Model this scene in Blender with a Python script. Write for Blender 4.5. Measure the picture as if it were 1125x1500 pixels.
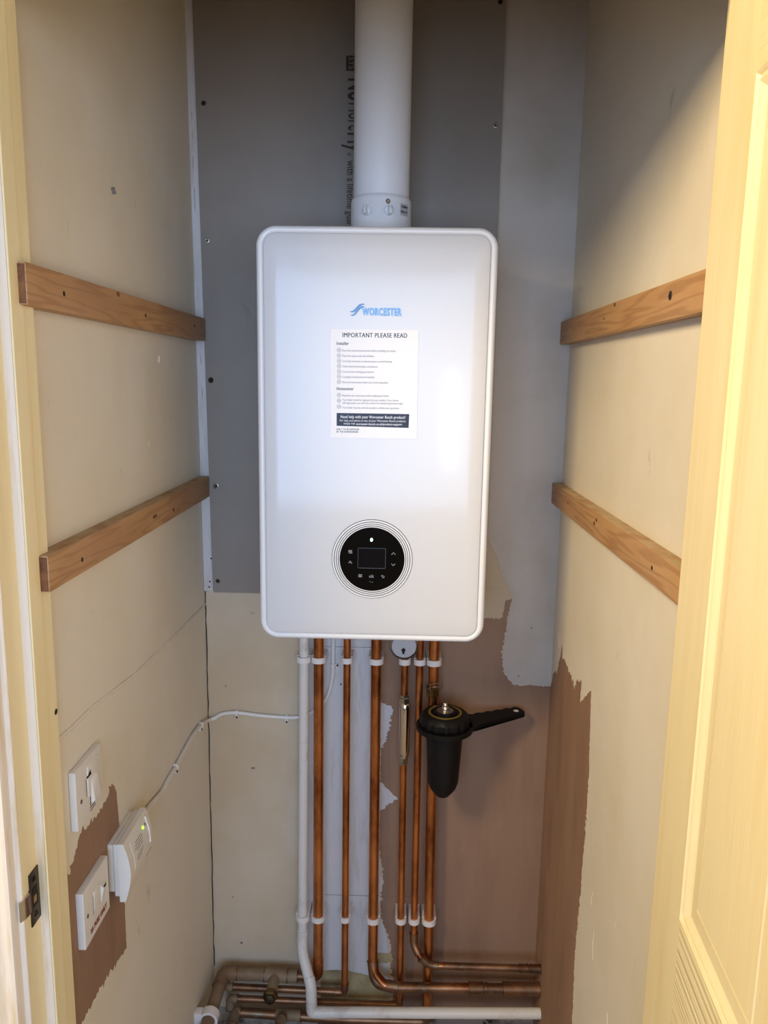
import bpy, bmesh, math, random
from mathutils import Vector, Matrix, noise
S = bpy.context.scene
for o in list(bpy.data.objects): bpy.data.objects.remove(o)
COL = S.collection
V = Vector
PI = math.pi

# ------------------------------------------------------------------ camera
cd = bpy.data.cameras.new('camera'); cam = bpy.data.objects.new('camera', cd); COL.objects.link(cam)
cd.sensor_fit = 'VERTICAL'; cd.sensor_height = 36.0; cd.lens = 36.0 * 1120.0 / 1500.0
cd.clip_start = 0.02; cd.clip_end = 50
R = Matrix(((0.9996, -0.0196, 0.0194), (0.0224, 0.1689, -0.9854), (0.0160, 0.9854, 0.1693)))
R = R.to_quaternion().to_matrix()
cam.matrix_world = Matrix.Translation((0, -1.60, 1.475)) @ R.to_4x4()
S.camera = cam

# ------------------------------------------------------------------ light and exposure
w = bpy.data.worlds.new('world'); S.world = w; w.use_nodes = True
w.node_tree.nodes['Background'].inputs[0].default_value = (1.0, 0.78, 0.50, 1)
w.node_tree.nodes['Background'].inputs[1].default_value = 0.13
def area(name, loc, target, sx, sy, power, col, spread=180):
    l = bpy.data.lights.new(name, 'AREA'); l.shape = 'RECTANGLE'; l.size = sx; l.size_y = sy
    l.energy = power; l.color = col; l.spread = math.radians(spread)
    o = bpy.data.objects.new(name, l); COL.objects.link(o); o.location = loc
    o.rotation_euler = (V(target) - V(loc)).to_track_quat('-Z', 'Y').to_euler()
    return o
# daylight from the window behind the photographer
area('window_daylight', (0.10, -3.0, 1.42), (0.10, -0.3, 1.42), 1.90, 1.20, 66, (0.44, 0.64, 1.0))
area('added_highlight_strip', (0.29, -2.98, 1.28), (0.29, -0.3, 1.28), 0.06, 0.50, 1.7, (0.62, 0.80, 1.0))  # added narrow strip light that makes the highlight on the boiler panel
# warm landing ceiling lamp
area('ceiling_lamp', (-0.95, -1.60, 2.20), (0.30, -0.7, 1.1), 0.45, 0.45, 37, (1.0, 0.79, 0.48))
S.view_settings.view_transform = 'Standard'; S.view_settings.look = 'None'
S.view_settings.gamma = 1; S.view_settings.use_curve_mapping = False
S.view_settings.exposure = 0.0

# ------------------------------------------------------------------ materials
def lin(c):
    return tuple(((x/255)/12.92 if x/255 <= 0.04045 else ((x/255+0.055)/1.055)**2.4) for x in c)
def mk(name, rgb, rough=0.5, metal=0.0, var=None, bump=None, coat=0.0, emit=None, grain=None, spec=None, tex='Object'):
    m = bpy.data.materials.new(name); m.use_nodes = True; nt = m.node_tree; N = nt.nodes; L = nt.links
    b = N['Principled BSDF']; c = lin(rgb)
    b.inputs['Base Color'].default_value = (*c, 1); b.inputs['Roughness'].default_value = rough
    b.inputs['Metallic'].default_value = metal
    if spec is not None: b.inputs['Specular IOR Level'].default_value = spec
    if coat: b.inputs['Coat Weight'].default_value = coat; b.inputs['Coat Roughness'].default_value = 0.10
    if emit: b.inputs['Emission Color'].default_value = (*emit[0], 1); b.inputs['Emission Strength'].default_value = emit[1]
    tc = N.new('ShaderNodeTexCoord')
    def mapped(stretch):
        mp = N.new('ShaderNodeMapping'); mp.inputs['Scale'].default_value = stretch
        L.new(tc.outputs[tex], mp.inputs[0]); return mp
    col = None
    if var:
        for (rgb2, scale, lo, hi, stretch) in var:
            mp = mapped(stretch); nz = N.new('ShaderNodeTexNoise'); nz.inputs['Scale'].default_value = scale
            nz.inputs['Detail'].default_value = 6; nz.inputs['Roughness'].default_value = 0.6
            L.new(mp.outputs[0], nz.inputs[0])
            mr = N.new('ShaderNodeMapRange'); mr.inputs[1].default_value = lo; mr.inputs[2].default_value = hi
            L.new(nz.outputs[0], mr.inputs[0])
            mx = N.new('ShaderNodeMix'); mx.data_type = 'RGBA'
            L.new(mr.outputs[0], mx.inputs[0])
            if col: L.new(col, mx.inputs[6])
            else: mx.inputs[6].default_value = (*c, 1)
            mx.inputs[7].default_value = (*lin(rgb2), 1); col = mx.outputs[2]
    if grain:
        rgb2, scale, stretch, dist = grain
        mp = mapped(stretch); nz = N.new('ShaderNodeTexNoise'); nz.inputs['Scale'].default_value = 3.0
        nz.inputs['Detail'].default_value = 3
        L.new(mp.outputs[0], nz.inputs[0])
        ml = N.new('ShaderNodeMath'); ml.operation = 'MULTIPLY'; ml.inputs[1].default_value = scale
        L.new(nz.outputs[0], ml.inputs[0])
        sn = N.new('ShaderNodeMath'); sn.operation = 'SINE'; L.new(ml.outputs[0], sn.inputs[0])
        mr = N.new('ShaderNodeMapRange'); mr.inputs[1].default_value = 0.0; mr.inputs[2].default_value = 1.0; mr.inputs[4].default_value = dist
        L.new(sn.outputs[0], mr.inputs[0])
        mx = N.new('ShaderNodeMix'); mx.data_type = 'RGBA'; L.new(mr.outputs[0], mx.inputs[0])
        if col: L.new(col, mx.inputs[6])
        else: mx.inputs[6].default_value = (*c, 1)
        mx.inputs[7].default_value = (*lin(rgb2), 1); col = mx.outputs[2]
    if col: L.new(col, b.inputs['Base Color'])
    if bump:
        prev = None
        for (scale, strength, dist, stretch) in bump:
            mp = mapped(stretch); nz = N.new('ShaderNodeTexNoise'); nz.inputs['Scale'].default_value = scale
            nz.inputs['Detail'].default_value = 4
            L.new(mp.outputs[0], nz.inputs[0])
            bp = N.new('ShaderNodeBump'); bp.inputs['Strength'].default_value = strength; bp.inputs['Distance'].default_value = dist
            L.new(nz.outputs[0], bp.inputs['Height'])
            if prev: L.new(prev, bp.inputs['Normal'])
            prev = bp.outputs[0]
        L.new(prev, b.inputs['Normal'])
    return m
U = (1, 1, 1)
M = {}
wallbump = [(9, 0.25, 0.01, U), (160, 0.15, 0.0008, U)]
M['wall'] = mk('wall_paint', (222, 213, 196), 0.75, var=[((212, 199, 172), 2.5, 0.42, 0.75, U), ((168, 150, 122), 16, 0.68, 0.80, (1, 1, .5))], bump=wallbump)
M['wallback'] = mk('back_wall_paint', (200, 182, 156), 0.7, var=[((190, 169, 138), 2.2, 0.45, 0.6, U), ((150, 135, 112), 20, 0.70, 0.80, U)], bump=wallbump)
M['cornerpaint'] = mk('corner_paint', (192, 180, 166), 0.7, var=[((176, 162, 144), 5, 0.45, 0.7, U)], bump=wallbump)
M['white_paint_light'] = mk('white_paint_and_light', (204, 198, 194), 0.65, var=[((182, 173, 164), 22, 0.5, 0.75, (3, 3, .4))], bump=[(60, .2, .002, (3, 3, .4))])  # white paint, also used for the cool light painted behind the pipes
M['plaster'] = mk('bare_plaster', (150, 118, 94), 0.85, var=[((134, 102, 80), 4, 0.4, 0.7, (3, 3, .6)), ((160, 130, 106), 12, 0.6, 0.8, (2, 2, .5))], bump=[(20, .2, .003, (3, 3, .5))])
M['oldpaint'] = mk('old_tan_paint', (176, 156, 112), 0.8, var=[((120, 100, 74), 18, 0.45, 0.75, U)])
M['gloss'] = mk('yellowed_gloss_paint', (240, 224, 178), 0.42, var=[((234, 214, 162), 5, 0.45, 0.7, (6, 6, .5))], bump=[(40, .12, .002, (8, 8, .5))])
M['gloss_h'] = mk('yellowed_gloss_rail', (240, 224, 178), 0.42, var=[((234, 214, 162), 5, 0.45, 0.7, (1, 1, 6))], bump=[(16, .9, .004, (.15, .15, 12))])
M['glosswhite'] = mk('worn_white_gloss', (226, 208, 184), 0.4, var=[((206, 178, 132), 9, 0.5, 0.7, (6, 6, .7))], bump=[(25, .3, .002, (4, 4, .6))])
M['board'] = mk('cement_board', (142, 131, 119), 0.5, var=[((130, 118, 105), 3, 0.35, 0.7, U), ((98, 84, 70), 7, 0.64, 0.78, U), ((138, 130, 122), 60, 0.60, 0.85, U)], bump=[(200, .2, .0006, U)])
M['boardtext'] = mk('brown_print', (62, 46, 34), 0.7)
M['boiler'] = mk('white_enamel', (213, 211, 209), 0.36, coat=0.5, bump=[(420, .16, .0008, U)])
M['rim'] = mk('white_rim_plastic', (232, 230, 227), 0.28)
M['plastic'] = mk('white_plastic', (222, 216, 206), 0.38)
M['flue'] = mk('white_flue', (226, 224, 222), 0.42)
M['receiver'] = mk('receiver_plastic', (222, 214, 200), 0.42)
M['waste'] = mk('waste_pipe_plastic', (214, 208, 198), 0.42, var=[((176, 164, 148), 14, 0.55, 0.75, U)])
M['clip'] = mk('clip_plastic', (226, 216, 208), 0.45)
M['black'] = mk('black_plastic', (12, 10, 10), 0.5, spec=.25, bump=[(120, .15, .001, U)])
M['blackgloss'] = mk('black_glass', (3, 3, 5), 0.06)
M['screen'] = mk('dark_screen', (9, 9, 14), 0.08)
M['groove'] = mk('dark_groove', (24, 20, 20), 0.6)
M['dark'] = mk('dark_hole', (28, 20, 14), 0.9)
M['icon'] = mk('grey_icon', (150, 152, 160), 0.5)
M['lamp_white'] = mk('status_light', (220, 255, 250), 0.5, emit=((0.55, 1.0, 0.95), 4.0))
M['led'] = mk('green_led', (150, 255, 40), 0.4, emit=((0.30, 1.0, 0.03), 3.0))
M['blue'] = mk('blue_lettering', (108, 172, 236), 0.3)
M['paper'] = mk('label_paper', (240, 240, 242), 0.5)
M['ink'] = mk('navy_ink', (24, 32, 56), 0.5)
M['grayink'] = mk('grey_ink', (96, 100, 120), 0.5)
M['whiteink'] = mk('white_ink', (226, 228, 236), 0.5)
M['red'] = mk('red_print', (140, 44, 24), 0.5)
M['copper'] = mk('copper', (222, 148, 92), 0.33, 1.0, var=[((132, 76, 44), 14, 0.42, 0.62, (1, 1, .35)), ((74, 42, 26), 18, 0.60, 0.72, (1, 1, .3))], bump=[(30, .12, .002, U)])
M['copperdull'] = mk('tarnished_copper', (150, 110, 80), 0.45, .9, var=[((96, 68, 48), 12, 0.42, 0.66, U), ((140, 124, 100), 24, 0.55, 0.72, U)], bump=[(60, .2, .001, U)])
M['dusty'] = mk('dusty_copper', (128, 102, 76), 0.7, 0.35, var=[((150, 134, 108), 10, 0.4, 0.65, U)], bump=[(80, .3, .001, U)])
M['brass'] = mk('brass', (190, 150, 84), 0.32, 1.0)
M['chrome'] = mk('chrome', (214, 208, 200), 0.16, 1.0)
M['steel'] = mk('zinc_steel', (170, 164, 152), 0.35, 1.0)
M['darksteel'] = mk('aged_steel', (96, 84, 66), 0.38, 1.0, var=[((46, 38, 30), 40, 0.4, 0.65, U)])
M['oldbrass'] = mk('old_brass', (116, 96, 58), 0.45, 1.0, var=[((70, 58, 36), 40, .45, .65, U)])
M['gold'] = mk('gold_ring', (176, 148, 70), 0.35, 0.8)
M['gaugeface'] = mk('gauge_face', (176, 176, 180), 0.25, coat=.4)
M['sticker'] = mk('grey_sticker', (178, 176, 172), 0.4)
M['wood'] = mk('pine', (184, 142, 92), 0.5, var=[((168, 122, 74), 3, 0.4, 0.65, (6, 1, 3))], grain=((146, 100, 56), 70, (7, .45, 7), 0.55), bump=[(60, .2, .001, (6, .6, 6))])
M['woodend'] = mk('pine_end', (132, 84, 44), 0.8, var=[((96, 56, 28), 60, .4, .65, U)])
M['woodtop'] = mk('dusty_pine', (186, 160, 124), 0.8, var=[((168, 128, 84), 12, .45, .65, (2, 1, 2))])
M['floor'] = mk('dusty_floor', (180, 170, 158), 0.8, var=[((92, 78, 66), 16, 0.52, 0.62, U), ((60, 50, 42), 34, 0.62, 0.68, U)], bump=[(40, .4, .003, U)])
M['carpet'] = mk('landing_carpet', (150, 132, 110), 0.95, bump=[(300, .6, .004, U)])
M['smudge'] = mk('grey_smudge', (120, 112, 106), 0.8)

# ------------------------------------------------------------------ mesh helpers
def box(bm, lo, hi, bev=0.0, seg=2):
    lo, hi = V(lo), V(hi)
    r = bmesh.ops.create_cube(bm, size=1.0); vs = r['verts']
    for v in vs: v.co = V((lo[i] + (v.co[i] + .5) * (hi[i] - lo[i]) for i in range(3)))
    if bev:
        es = list({e for v in vs for e in v.link_edges})
        bmesh.ops.bevel(bm, geom=es, offset=bev, segments=seg, profile=0.6, affect='EDGES')
    return bm
def frame_for(d):
    d = d.normalized(); a = V((0, 0, 1)) if abs(d.z) < .9 else V((1, 0, 0))
    x = d.cross(a).normalized(); return x, d.cross(x).normalized()
def sweep(bm, pts, r, n=20, cap=True):
    """tube along pts; r is one radius or one per point"""
    pts = [V(p) for p in pts]; m = len(pts)
    rs = r if isinstance(r, (list, tuple)) else [r] * m
    t = [(pts[min(i+1, m-1)] - pts[max(i-1, 0)]).normalized() for i in range(m)]
    x, y = frame_for(t[0]); rings = []
    for i in range(m):
        if i:
            q = t[i-1].rotation_difference(t[i]); x = q @ x; y = q @ y
        k = 1.0
        rings.append([bm.verts.new(pts[i] + (x * math.cos(2*PI*j/n) + y * math.sin(2*PI*j/n)) * rs[i] * k) for j in range(n)])
    for i in range(m - 1):
        for j in range(n):
            f = bm.faces.new((rings[i][j], rings[i][(j+1) % n], rings[i+1][(j+1) % n], rings[i+1][j])); f.smooth = True
    if cap:
        bm.faces.new(rings[0][::-1]); bm.faces.new(rings[-1])
    return bm
def rounded(pts, rad, seg=6):
    """polyline with filleted corners"""
    pts = [V(p) for p in pts]; out = [pts[0]]
    for i in range(1, len(pts) - 1):
        a, b, c = pts[i-1], pts[i], pts[i+1]
        rr = min(rad, (a-b).length * .49, (c-b).length * .49)
        p, q = b + (a-b).normalized() * rr, b + (c-b).normalized() * rr
        for k in range(seg + 1):
            s = k / seg; out.append(p * (1-s)**2 + b * 2 * s * (1-s) + q * s * s)
    out.append(pts[-1]); return out
def lathe(bm, prof, origin, axis=(0, 0, 1), n=40, cap=True):
    """profile of (radius, height) about the axis"""
    o = V(origin); ax = V(axis).normalized(); x, y = frame_for(ax); rings = []
    for (r, h) in prof:
        r = max(r, 1e-5)
        rings.append([bm.verts.new(o + ax * h + (x * math.cos(2*PI*j/n) + y * math.sin(2*PI*j/n)) * r) for j in range(n)])
    for i in range(len(prof) - 1):
        for j in range(n):
            bm.faces.new((rings[i][j], rings[i][(j+1) % n], rings[i+1][(j+1) % n], rings[i+1][j]))
    if cap: bm.faces.new(rings[0][::-1]); bm.faces.new(rings[-1])
    return bm
def prism(bm, pts, off):
    """closed polygon pts (3-D) extruded by the vector off"""
    off = V(off); a = [bm.verts.new(V(p)) for p in pts]; b = [bm.verts.new(V(p) + off) for p in pts]
    n = len(a); bm.faces.new(a); bm.faces.new(b[::-1])
    for i in range(n): bm.faces.new((a[i], b[i], b[(i+1) % n], a[(i+1) % n]))
    return bm
def annulus(bm, o, r0, r1, n=64, dy=-0.0012, axis=(0, -1, 0)):
    return lathe(bm, [(r0, 0), (r0, abs(dy) * .7), ((r0+r1)/2, abs(dy)), (r1, abs(dy) * .7), (r1, 0)], o, axis, n, cap=False)
def B(): return bmesh.new()

def world_loc(o):
    l = V((0, 0, 0))
    while o: l = l + o.location; o = o.parent
    return l
def obj(name, bm, mat, parent=None, smooth=None, label=None):
    bmesh.ops.recalc_face_normals(bm, faces=bm.faces[:])
    if parent is not None: base = world_loc(parent); loc = V((0, 0, 0))
    else:
        xs = [v.co for v in bm.verts]
        base = V(((min(c.x for c in xs) + max(c.x for c in xs)) / 2, (min(c.y for c in xs) + max(c.y for c in xs)) / 2, min(c.z for c in xs))); loc = base
    for v in bm.verts: v.co -= base
    me = bpy.data.meshes.new(name); bm.to_mesh(me); bm.free()
    me.materials.append(M[mat] if isinstance(mat, str) else mat)
    o = bpy.data.objects.new(name, me); COL.objects.link(o); o.location = loc
    if parent is not None: o.parent = parent
    if smooth is None: smooth = 35
    if smooth:
        for p in me.polygons: p.use_smooth = True
        me.set_sharp_from_angle(angle=math.radians(smooth))
    if label: o['label'] = label
    return o
def thing(name, label, cat, loc, group=None):
    o = bpy.data.objects.new(name, None); COL.objects.link(o); o.location = loc; o.empty_display_size = .02
    o['label'] = label; o['category'] = cat
    if group: o['group'] = group
    return o
def tag(o, label, cat, group=None):
    o['label'] = label; o['category'] = cat
    if group: o['group'] = group
    return o
def struct(name, bm=None, mat=None, loc=(0, 0, 0)):
    if bm is None:
        o = bpy.data.objects.new(name, None); COL.objects.link(o); o.location = loc
    else: o = obj(name, bm, mat)
    o['kind'] = 'structure'; return o
def text(name, body, size, loc, right, up, mat, parent, bold=0.0, align='CENTER', width=None, depth=0.0002, label=None):
    """flat print: local x -> right, local y -> up"""
    cu = bpy.data.curves.new(name, 'FONT'); cu.body = body; cu.size = size; cu.align_x = align; cu.align_y = 'CENTER'
    thick = bold > 0 and 'M' in body        # capital M breaks when fattened, so it is thickened by overlap instead
    cu.offset = 0 if thick else bold * size; cu.space_character = 1.0 + bold * 4; cu.extrude = depth; cu.resolution_u = 3
    t = bpy.data.objects.new(name, cu); me = bpy.data.meshes.new_from_object(t)
    bpy.data.objects.remove(t); me.name = name
    if thick:
        bm = B(); bm.from_mesh(me); src = bm.verts[:] + bm.edges[:] + bm.faces[:]
        for k_ in (-1, -.5, .5, 1):
            d = bmesh.ops.duplicate(bm, geom=src)['geom']
            for g_ in d:
                if isinstance(g_, bmesh.types.BMVert): g_.co.x += k_ * bold * size; g_.co.z += 1e-5 * (k_ + 2)
        bm.to_mesh(me); bm.free()
    right, up = V(right).normalized(), V(up).normalized(); nrm = right.cross(up)
    xs = [v.co.x for v in me.vertices]; sx = 1.0
    if width and xs: sx = width / (max(xs) - min(xs))
    base = V(loc) - (world_loc(parent) if parent else V((0, 0, 0)))
    for v in me.vertices: v.co = base + right * v.co.x * sx + up * v.co.y + nrm * v.co.z
    me.materials.clear(); me.materials.append(M[mat])
    o = bpy.data.objects.new(name, me); COL.objects.link(o); o.parent = parent
    if label: o['label'] = label
    return o
RX, UZ = (1, 0, 0), (0, 0, 1)

# ------------------------------------------------------------------ the setting
XL, XR, ZF, ZC = -0.418, 0.341, -0.012, 2.46
YF = -0.735                                        # inner face of the front wall
wb = struct('wall_back', box(B(), (-0.56, 0, ZF - .1), (0.46, 0.1, ZC)), 'wallback')
bm = B()                                           # left wall leans out slightly above 1 m
a = [(XL, ZF-.1), (XL, 1.0), (-0.4265, 2.19), (-0.4285, ZC), (-0.52, ZC), (-0.52, ZF-.1)]
prism(bm, [(x, 0.0, z) for x, z in a], (0, YF - .05, 0)); wl = struct('wall_left', bm, 'wall')
wr = struct('wall_right', box(B(), (XR, YF - .05, ZF - .1), (XR + .1, 0.0, ZC)), 'wall')
struct('ceiling', box(B(), (-0.56, -0.86, ZC), (0.46, 0.1, ZC + .1)), 'wall')
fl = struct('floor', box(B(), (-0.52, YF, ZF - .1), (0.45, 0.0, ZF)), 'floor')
struct('floor_landing', box(B(), (-1.7, -3.4, ZF - .1), (1.7, YF, ZF - .02)), 'carpet')
bm = B()                                           # wall around the cupboard doorway
box(bm, (-1.7, -0.835, ZF - .1), (-0.452, YF, ZC)); box(bm, (0.372, -0.835, ZF - .1), (1.7, YF, ZC)); box(bm, (-0.452, -0.835, 1.90), (0.372, YF, ZC))
struct('wall_front', bm, 'wall')

# door frame, left side: lining, stop, architrave
tl = struct('trim_1', loc=(-0.43, -0.78, ZF))
def prof_z(pts, z0, z1):
    bm = B(); prism(bm, [(x, y, z0) for x, y in pts], (0, 0, z1 - z0)); return bm
obj('lining', prof_z([(-0.452, -0.823), (-0.4205, -0.823), (-0.42, -0.8225), (-0.42, YF + .001), (-0.452, YF + .001)], ZF, 1.90), 'gloss', tl)
obj('door_stop', prof_z([(-0.4205, -0.787), (-0.4092, -0.787), (-0.4084, -0.786), (-0.4084, -0.7605), (-0.4205, -0.7605)], ZF, 1.87), 'gloss', tl)
obj('stop_front', prof_z([(-0.4205, -0.7885), (-0.4098, -0.7885), (-0.4098, -0.787), (-0.4205, -0.787)], ZF, 1.87), 'glosswhite', tl, label='whitish worn front face of the door stop')
obj('rear_lining_strip', prof_z([(-0.4205, -0.7605), (-0.4098, -0.7605), (-0.4098, -0.7345), (-0.418, -0.7345), (-0.4205, -0.7345)], ZF, 1.87), 'gloss', tl)
obj('lining_edge', prof_z([(-0.445, -0.826), (-0.4212, -0.826), (-0.4200, -0.8245), (-0.4200, -0.823), (-0.445, -0.823)], ZF, 1.90), 'glosswhite', tl)
obj('architrave', prof_z([(-0.4262, -0.826), (-0.4262, -0.834), (-0.428, -0.8385), (-0.432, -0.840), (-0.436, -0.8385), (-0.440, -0.8395), (-0.446, -0.845), (-0.456, -0.850), (-0.478, -0.852), (-0.486, -0.850), (-0.488, -0.835), (-0.488, -0.826)], ZF, 1.93), 'glosswhite', tl)
# right side and head
tr = struct('trim_2', loc=(0.36, -0.78, ZF))
obj('lining', prof_z([(0.341, -0.86), (0.372, -0.86), (0.372, YF + .001), (0.341, YF + .001)], ZF, 1.90), 'gloss', tr)
obj('door_stop', prof_z([(0.316, -0.785), (0.341, -0.785), (0.341, -0.762), (0.316, -0.762)], ZF, 1.87), 'gloss', tr)
obj('architrave', prof_z([(0.376, -0.835), (0.376, -0.845), (0.39, -0.852), (0.43, -0.855), (0.44, -0.85), (0.44, -0.835)], ZF, 1.93), 'glosswhite', tr)
th = struct('trim_3', loc=(-0.04, -0.78, 1.87))
obj('head_lining', box(B(), (-0.42, -0.825, 1.872), (0.341, YF + .001, 1.90)), 'gloss', th)
obj('head_stop', box(B(), (-0.4, -0.787, 1.860), (0.316, -0.762, 1.872)), 'gloss', th)
obj('head_architrave', box(B(), (-0.488, -0.852, 1.876), (0.44, -0.835, 1.94), .003), 'glosswhite', th)

# ------------------------------------------------------------------ moulded door leaf, swung open
k = 0.073; dv = V((-k, -1, 0)).normalized(); nv = V((-1, k, 0)).normalized()      # along the leaf, out of its face
D0 = V((0.3043, -0.797, 0)); DW, DZ0, DZ1 = 0.70, 0.0, 1.858
dl = struct('door_1', loc=(D0.x, D0.y, DZ0))
def dp(s, z, h=0.0): return D0 + dv * s + V((0, 0, z)) + nv * h
def dbox(bm, s0, s1, z0, z1, h0, h1, inset=0.0):
    lo = [bm.verts.new(dp(s, z, h0)) for s, z in ((s0, z0), (s1, z0), (s1, z1), (s0, z1))]
    i = inset; hi = [bm.verts.new(dp(s, z, h1)) for s, z in ((s0+i, z0+i), (s1-i, z0+i), (s1-i, z1-i), (s0+i, z1-i))]
    bm.faces.new(lo[::-1]); bm.faces.new(hi)
    for j in range(4): bm.faces.new((lo[j], lo[(j+1) % 4], hi[(j+1) % 4], hi[j]))
    return bm
obj('leaf_core', dbox(B(), 0.0, DW, DZ0, DZ1, -0.034, -0.005), 'gloss', dl)
cols = [(0.092, 0.315), (0.385, 0.608)]; rows = [(0.17, 0.80), (0.933, 1.74)]
obj('stile', dbox(B(), 0, cols[0][0], DZ0, DZ1, -.005, 0), 'gloss', dl)
obj('stile', dbox(B(), cols[1][1], DW, DZ0, DZ1, -.005, 0), 'gloss', dl)
for z0, z1 in rows: obj('muntin', dbox(B(), cols[0][1], cols[1][0], z0, z1, -.005, 0), 'gloss', dl)
for z0, z1 in ((DZ0, rows[0][0]), (rows[0][1], rows[1][0]), (rows[1][1], DZ1)):
    obj('rail', dbox(B(), cols[0][0], cols[1][1], z0, z1, -.005, 0), 'gloss_h', dl)
def picture_frame(bm, s0, s1, z0, z1, prof):
    """mitred moulding: prof is (inset, height)"""
    rings = []
    for (i, h) in prof:
        rings.append([bm.verts.new(dp(s, z, h)) for s, z in ((s0+i, z0+i), (s1-i, z0+i), (s1-i, z1-i), (s0+i, z1-i))])
    for a, b in zip(rings, rings[1:]):
        for j in range(4): bm.faces.new((a[j], a[(j+1) % 4], b[(j+1) % 4], b[j]))
    return bm
for s0, s1 in cols:
    for z0, z1 in rows:
        obj('moulding', picture_frame(B(), s0, s1, z0, z1, [(0, -.005), (0, 0), (.001, .0016), (.0025, .0018), (.0045, .0002), (.0060, -.0018), (.0090, -.0018), (.0100, .0006), (.0120, .0012), (.0140, .0002), (.017, -.002), (.020, -.0035), (.040, -.0015), (.0405, -.0048)]), 'gloss', dl, smooth=12)
        obj('raised_panel', dbox(B(), s0+.042, s1-.042, z0+.042, z1-.042, -.005, -.0008, .0015), 'gloss', dl)

# ------------------------------------------------------------------ patches of bare plaster, paint and painted light
rnd = random.Random(4)
def jag(pts, amp, step, closed=True, seed=0):
    """subdivide a polygon and push its points about, so that brush edges look torn"""
    rr = random.Random(seed); out = []; n = len(pts)
    for i in range(n if closed else n - 1):
        a, b = pts[i], pts[(i+1) % n]; am = a[2] if len(a) > 2 else amp
        d = math.hypot(b[0]-a[0], b[1]-a[1]); m = max(1, int(d / step)); nx, ny = -(b[1]-a[1]) / max(d, 1e-6), (b[0]-a[0]) / max(d, 1e-6)
        for j in range(m):
            s = j / m; e = (rr.random() - .5) * 2 * am * (1 + 1.6 * (rr.random() > .8)) if j else 0
            out.append((a[0] + (b[0]-a[0]) * s + nx * e, a[1] + (b[1]-a[1]) * s + ny * e))
    return out
def patch(name, plane, pts, mat, parent, t=.0006, lift=0.0, label=None):
    """thin film of plaster or paint with a torn outline, filled by a constrained triangulation"""
    from mathutils.geometry import delaunay_2d_cdt
    vs, es, fs = delaunay_2d_cdt([V(p) for p in pts], [], [list(range(len(pts)))], 1, 1e-6)[:3]
    def P(u, v, h):
        return V((u, -h, v)) if plane == 'Y' else (V((XL + h, u, v)) if plane == 'L' else V((XR - h, u, v)))
    bm = B(); top = [bm.verts.new(P(v.x, v.y, lift + t)) for v in vs]
    for f in fs: bm.faces.new([top[i] for i in f])
    edge = [e for e in bm.edges if len(e.link_faces) == 1]; low = {}
    for e in edge:
        for v in e.verts:
            if v not in low:
                c = v.co.copy(); d = t + lift
                if plane == 'Y': c.y += d
                elif plane == 'L': c.x -= d
                else: c.x += d
                low[v] = bm.verts.new(c)
        a, b = e.verts; bm.faces.new((a, b, low[b], low[a]))
    return obj(name, bm, mat, parent, smooth=0, label=label)
z = 0.0
back = [(XR, ZF, 0), (XR, .8192, .0015), (.2593, .8202, .0015), (.2372, .8481, .002), (.2325, .8873, .003), (.2419, .9805, .002), (.2477, 1.0158, .001), (.2332, 1.0109, .002), (.2275, .9725, .003), (.1758, .9713, 0),
        (.10, 1.0, 0), (-.042, 1.0, 0), (-.0374, .865, .001), (-.0330, .800, .001), (-.0300, .770, .001), (-.0300, .420, .002), (-.0184, .334, .003), (-.0250, .270, .003), (-.0199, .228, .003), (-.0034, .193, .004), (.0008, .139, .004), (.0072, .048, .003), (.0072, ZF, 0)]
patch('bare_plaster_patch', 'Y', jag(back, 0, .004, seed=1), 'plaster', wb, label='brown bare plaster behind and right of the pipes')
patch('paint_brush_mark', 'Y', jag([(-.031, .772, .001), (-.012, .765, .003), (-.004, .752, .004), (-.012, .735, .004), (-.010, .715, .003), (-.020, .690, .003), (-.031, .655, .001)], 0, .003, seed=3), 'white_paint_light', wb, .0004, .0006, 'torn white paint edge beside the third copper pipe')
patch('paint_brush_mark', 'Y', jag([(-.031, .583, .001), (-.016, .567, .001), (.011, .541, .001), (-.006, .530, .002), (-.031, .508, .001)], 0, .004, seed=5), 'white_paint_light', wb, .0004, .0006, 'white pointed paint patch beside the third copper pipe')
patch('paint_brush_mark', 'Y', jag([(.172, 1.04, 0), (.236, 1.04, .001), (.2345, 1.012, .003), (.222, .990, .005), (.213, .972, .004), (.19, .974, .004), (.172, .985, 0)], 0, .003, seed=6), 'wallback', wb, .0004, .0004, 'ragged cream paint edge at the boiler corner')
patch('old_paint_band', 'Y', jag([(-.164, ZF, 0), (-.164, .095, .0006), (-.105, .098, .0006), (-.04, .083, .0006), (.006, .070, .002), (.004, ZF, 0)], 0, .004, seed=7), 'oldpaint', wb, .0004, .0002, 'tan old paint left above the floor')
patch('old_paint_band', 'Y', jag([(-.030, .118, .0004), (-.030, .147, .0004), (.0045, .146, .003), (.006, .122, .002)], 0, .004, seed=8), 'oldpaint', wb, .0004, .0008)
patch('paint_and_light_patch', 'Y', jag([(.190, ZC, 0), (.190, 1.15, .001), (.215, 1.10, .004), (.2477, 1.02, .0015), (.2419, .9805, .002), (.2360, .93, .003), (.2325, .8873, .003), (.2372, .8481, .002), (.2593, .8202, .002), (.341, .8192, 0), (.341, ZC, 0)], 0, .004, seed=9), 'cornerpaint', wb, .0004, .0007, 'fresh white brushed paint in the right corner')
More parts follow.
